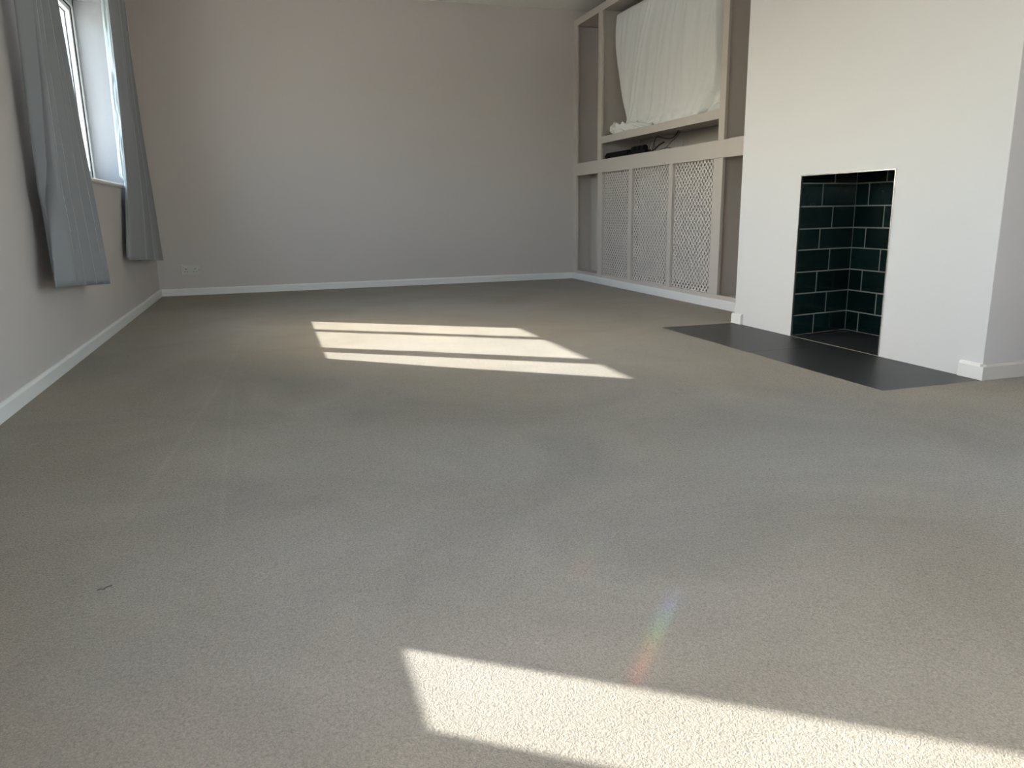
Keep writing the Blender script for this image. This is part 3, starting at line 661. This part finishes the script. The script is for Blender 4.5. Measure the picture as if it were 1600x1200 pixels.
# near curtain: outer edge left, window edge right
n_l = z_([(2.09, 3.47), (1.42, 3.43), (1.0, 3.37), (0.75, 3.34), (0.6, 3.37), (0.38, 3.38)])
n_r = z_([(2.09, 3.82), (1.5, 3.87), (1.2, 3.95), (0.77, 4.09), (0.47, 4.15), (0.33, 4.18)])
n_t = z_([(2.09, 4.06), (1.67, 4.13), (1.2, 4.18), (0.77, 4.26), (0.47, 4.25), (0.33, 4.24)])
curtain('curtain', 'grey pleated curtain hanging on the near side of the window, fully open', n_l, n_r, 0.385, 0.328, 2.09, 0.094, 0.044, 4.75, 2 * math.pi * 0.2, None, 1.3, tail=n_t,
        ret=(z_([(2.09, 0.022), (0.9, 0.022), (0.6, 0.07), (0.385, 0.085)]), z_([(2.09, 3.66), (1.2, 3.64), (0.86, 3.60), (0.6, 3.45), (0.385, 3.36)])))
def far_lining(root, V, nu, nv):
    m = MB(); n = 13; ztop_ = 2.088
    for j in range(nv + 1):
        x, y, z = V[j * (nu + 1)]
        for k in range(n):
            q = k / (n - 1)
            wob = (0.013 * noise.noise(Vector((q * 3.2, z * 7, 4))) + 0.010 * noise.noise(Vector((q * 9 + z * 3, z * 13, 9)))) * math.sin(math.pi * q)
            m.v.append((x + 0.004 - (x + 0.001) * q * (1.0 if z > 0.87 else 0.45) + 0.5 * wob * (1 - q), y + 0.004 + 0.022 * q * q + wob, min(z + 0.012, ztop_)))
    m.f = [(j * n + k, j * n + k + 1, (j + 1) * n + k + 1, (j + 1) * n + k) for j in range(nv) for k in range(n - 1)]
    m.build('lining', M_LINING, root, smooth=True, label='white lining showing at the leading edge')
f_l = z_([(2.09, 5.70), (1.5, 5.66), (1.0, 5.60), (0.86, 5.57), (0.6, 5.44), (0.38, 5.30)])
f_r = z_([(2.09, 6.13), (1.6, 6.14), (1.27, 6.18), (0.83, 6.33), (0.32, 6.46)])
curtain('curtain', 'grey curtain hanging on the far side of the window by the corner, white lining showing', f_l, f_r, 0.385, 0.315, 2.09, 0.072, 0.032, 2.6, 2 * math.pi * 0.1, far_lining, 6.1)
# curtain rail above both
cr = thing('curtain_rail', 'white curtain track fixed above the left window', 'curtain rail', (0.06, 4.8, 2.11))
MB().box(0.045, 0.075, 3.38, 6.25, 2.096, 2.112).build('track', M_UPVC, cr, bevel=0.003)
for yy in (3.6, 4.8, 6.0): MB().box(0.0, 0.05, yy - 0.012, yy + 0.012, 2.096, 2.108).build('bracket', M_UPVC, cr)

# ---------------------------------------------------------------- lint on the carpet
MB().tube(smooth_curve([(0.546, 1.398, 0.0010), (0.551, 1.400, 0.0016), (0.556, 1.400, 0.0008), (0.562, 1.406, 0.0015), (0.568, 1.411, 0.0006)], 6), 0.0007, 6).build('lint_strand', M_CABLE, None, smooth=True, cat='lint', label='tiny dark thread lying on the carpet at the lower left')

# ---------------------------------------------------------------- spectrum on the carpet: added coloured spots standing in for refraction at the second window
def spectrum(target, along, half_len, half_wid, energy):
    src = Vector((-0.13, 1.80, 1.62)); tgt = Vector(target)
    l = bpy.data.lights.new('spectrum_beam', 'SPOT'); l.energy = energy; l.spot_size = math.radians(9); l.spot_blend = 0.1; l.shadow_soft_size = 0.0
    o = bpy.data.objects.new('spectrum_beam', l); COL.objects.link(o)
    d = (tgt - src); dist = d.length; d.normalize()
    a = Vector(along).normalized(); yv = (a - d * a.dot(d)); fore = yv.length; yv.normalize(); zv = -d; xv = yv.cross(zv)
    o.matrix_world = Matrix(((xv.x, yv.x, zv.x, src.x), (xv.y, yv.y, zv.y, src.y), (xv.z, yv.z, zv.z, src.z), (0, 0, 0, 1)))
    l.use_nodes = True; n = l.node_tree; n.nodes.clear()
    out_ = n.nodes.new('ShaderNodeOutputLight'); em = n.nodes.new('ShaderNodeEmission'); tc = n.nodes.new('ShaderNodeTexCoord'); sp = n.nodes.new('ShaderNodeSeparateXYZ')
    n.links.new(tc.outputs['Normal'], sp.inputs[0])
    hl = half_len * fore / dist; hw = half_wid / dist
    mr = n.nodes.new('ShaderNodeMapRange'); mr.inputs[1].default_value = -hl; mr.inputs[2].default_value = hl; n.links.new(sp.outputs[1], mr.inputs[0])
    cr_ = n.nodes.new('ShaderNodeValToRGB'); n.links.new(mr.outputs[0], cr_.inputs[0]); e = cr_.color_ramp.elements
    e[0].position = 0.0; e[0].color = (0, 0, 0, 1); e[1].position = 1.0; e[1].color = (0, 0, 0, 1)
    for p, c_ in ((0.14, (0.9, 0.10, 0.04)), (0.32, (0.75, 0.35, 0.05)), (0.48, (0.25, 0.65, 0.15)), (0.62, (0.06, 0.55, 0.45)), (0.78, (0.08, 0.22, 0.95)), (0.90, (0.10, 0.10, 0.35))):
        q = e.new(p); q.color = (*c_, 1)
    ax = n.nodes.new('ShaderNodeMath'); ax.operation = 'ABSOLUTE'; n.links.new(sp.outputs[0], ax.inputs[0])
    wr_ = n.nodes.new('ShaderNodeMapRange'); wr_.interpolation_type = 'SMOOTHSTEP'; wr_.inputs[1].default_value = hw; wr_.inputs[2].default_value = 0.0; wr_.inputs[3].default_value = 0.0; wr_.inputs[4].default_value = 1.0
    n.links.new(ax.outputs[0], wr_.inputs[0])
    n.links.new(cr_.outputs[0], em.inputs[0]); n.links.new(wr_.outputs[0], em.inputs[1]); n.links.new(em.outputs[0], out_.inputs[0])
spectrum((1.422, 0.952, 0), (0.163, 0.186, 0), 0.165, 0.016, 240)
spectrum((1.44, 1.25, 0), (0.131, 0.161, 0), 0.12, 0.022, 60)
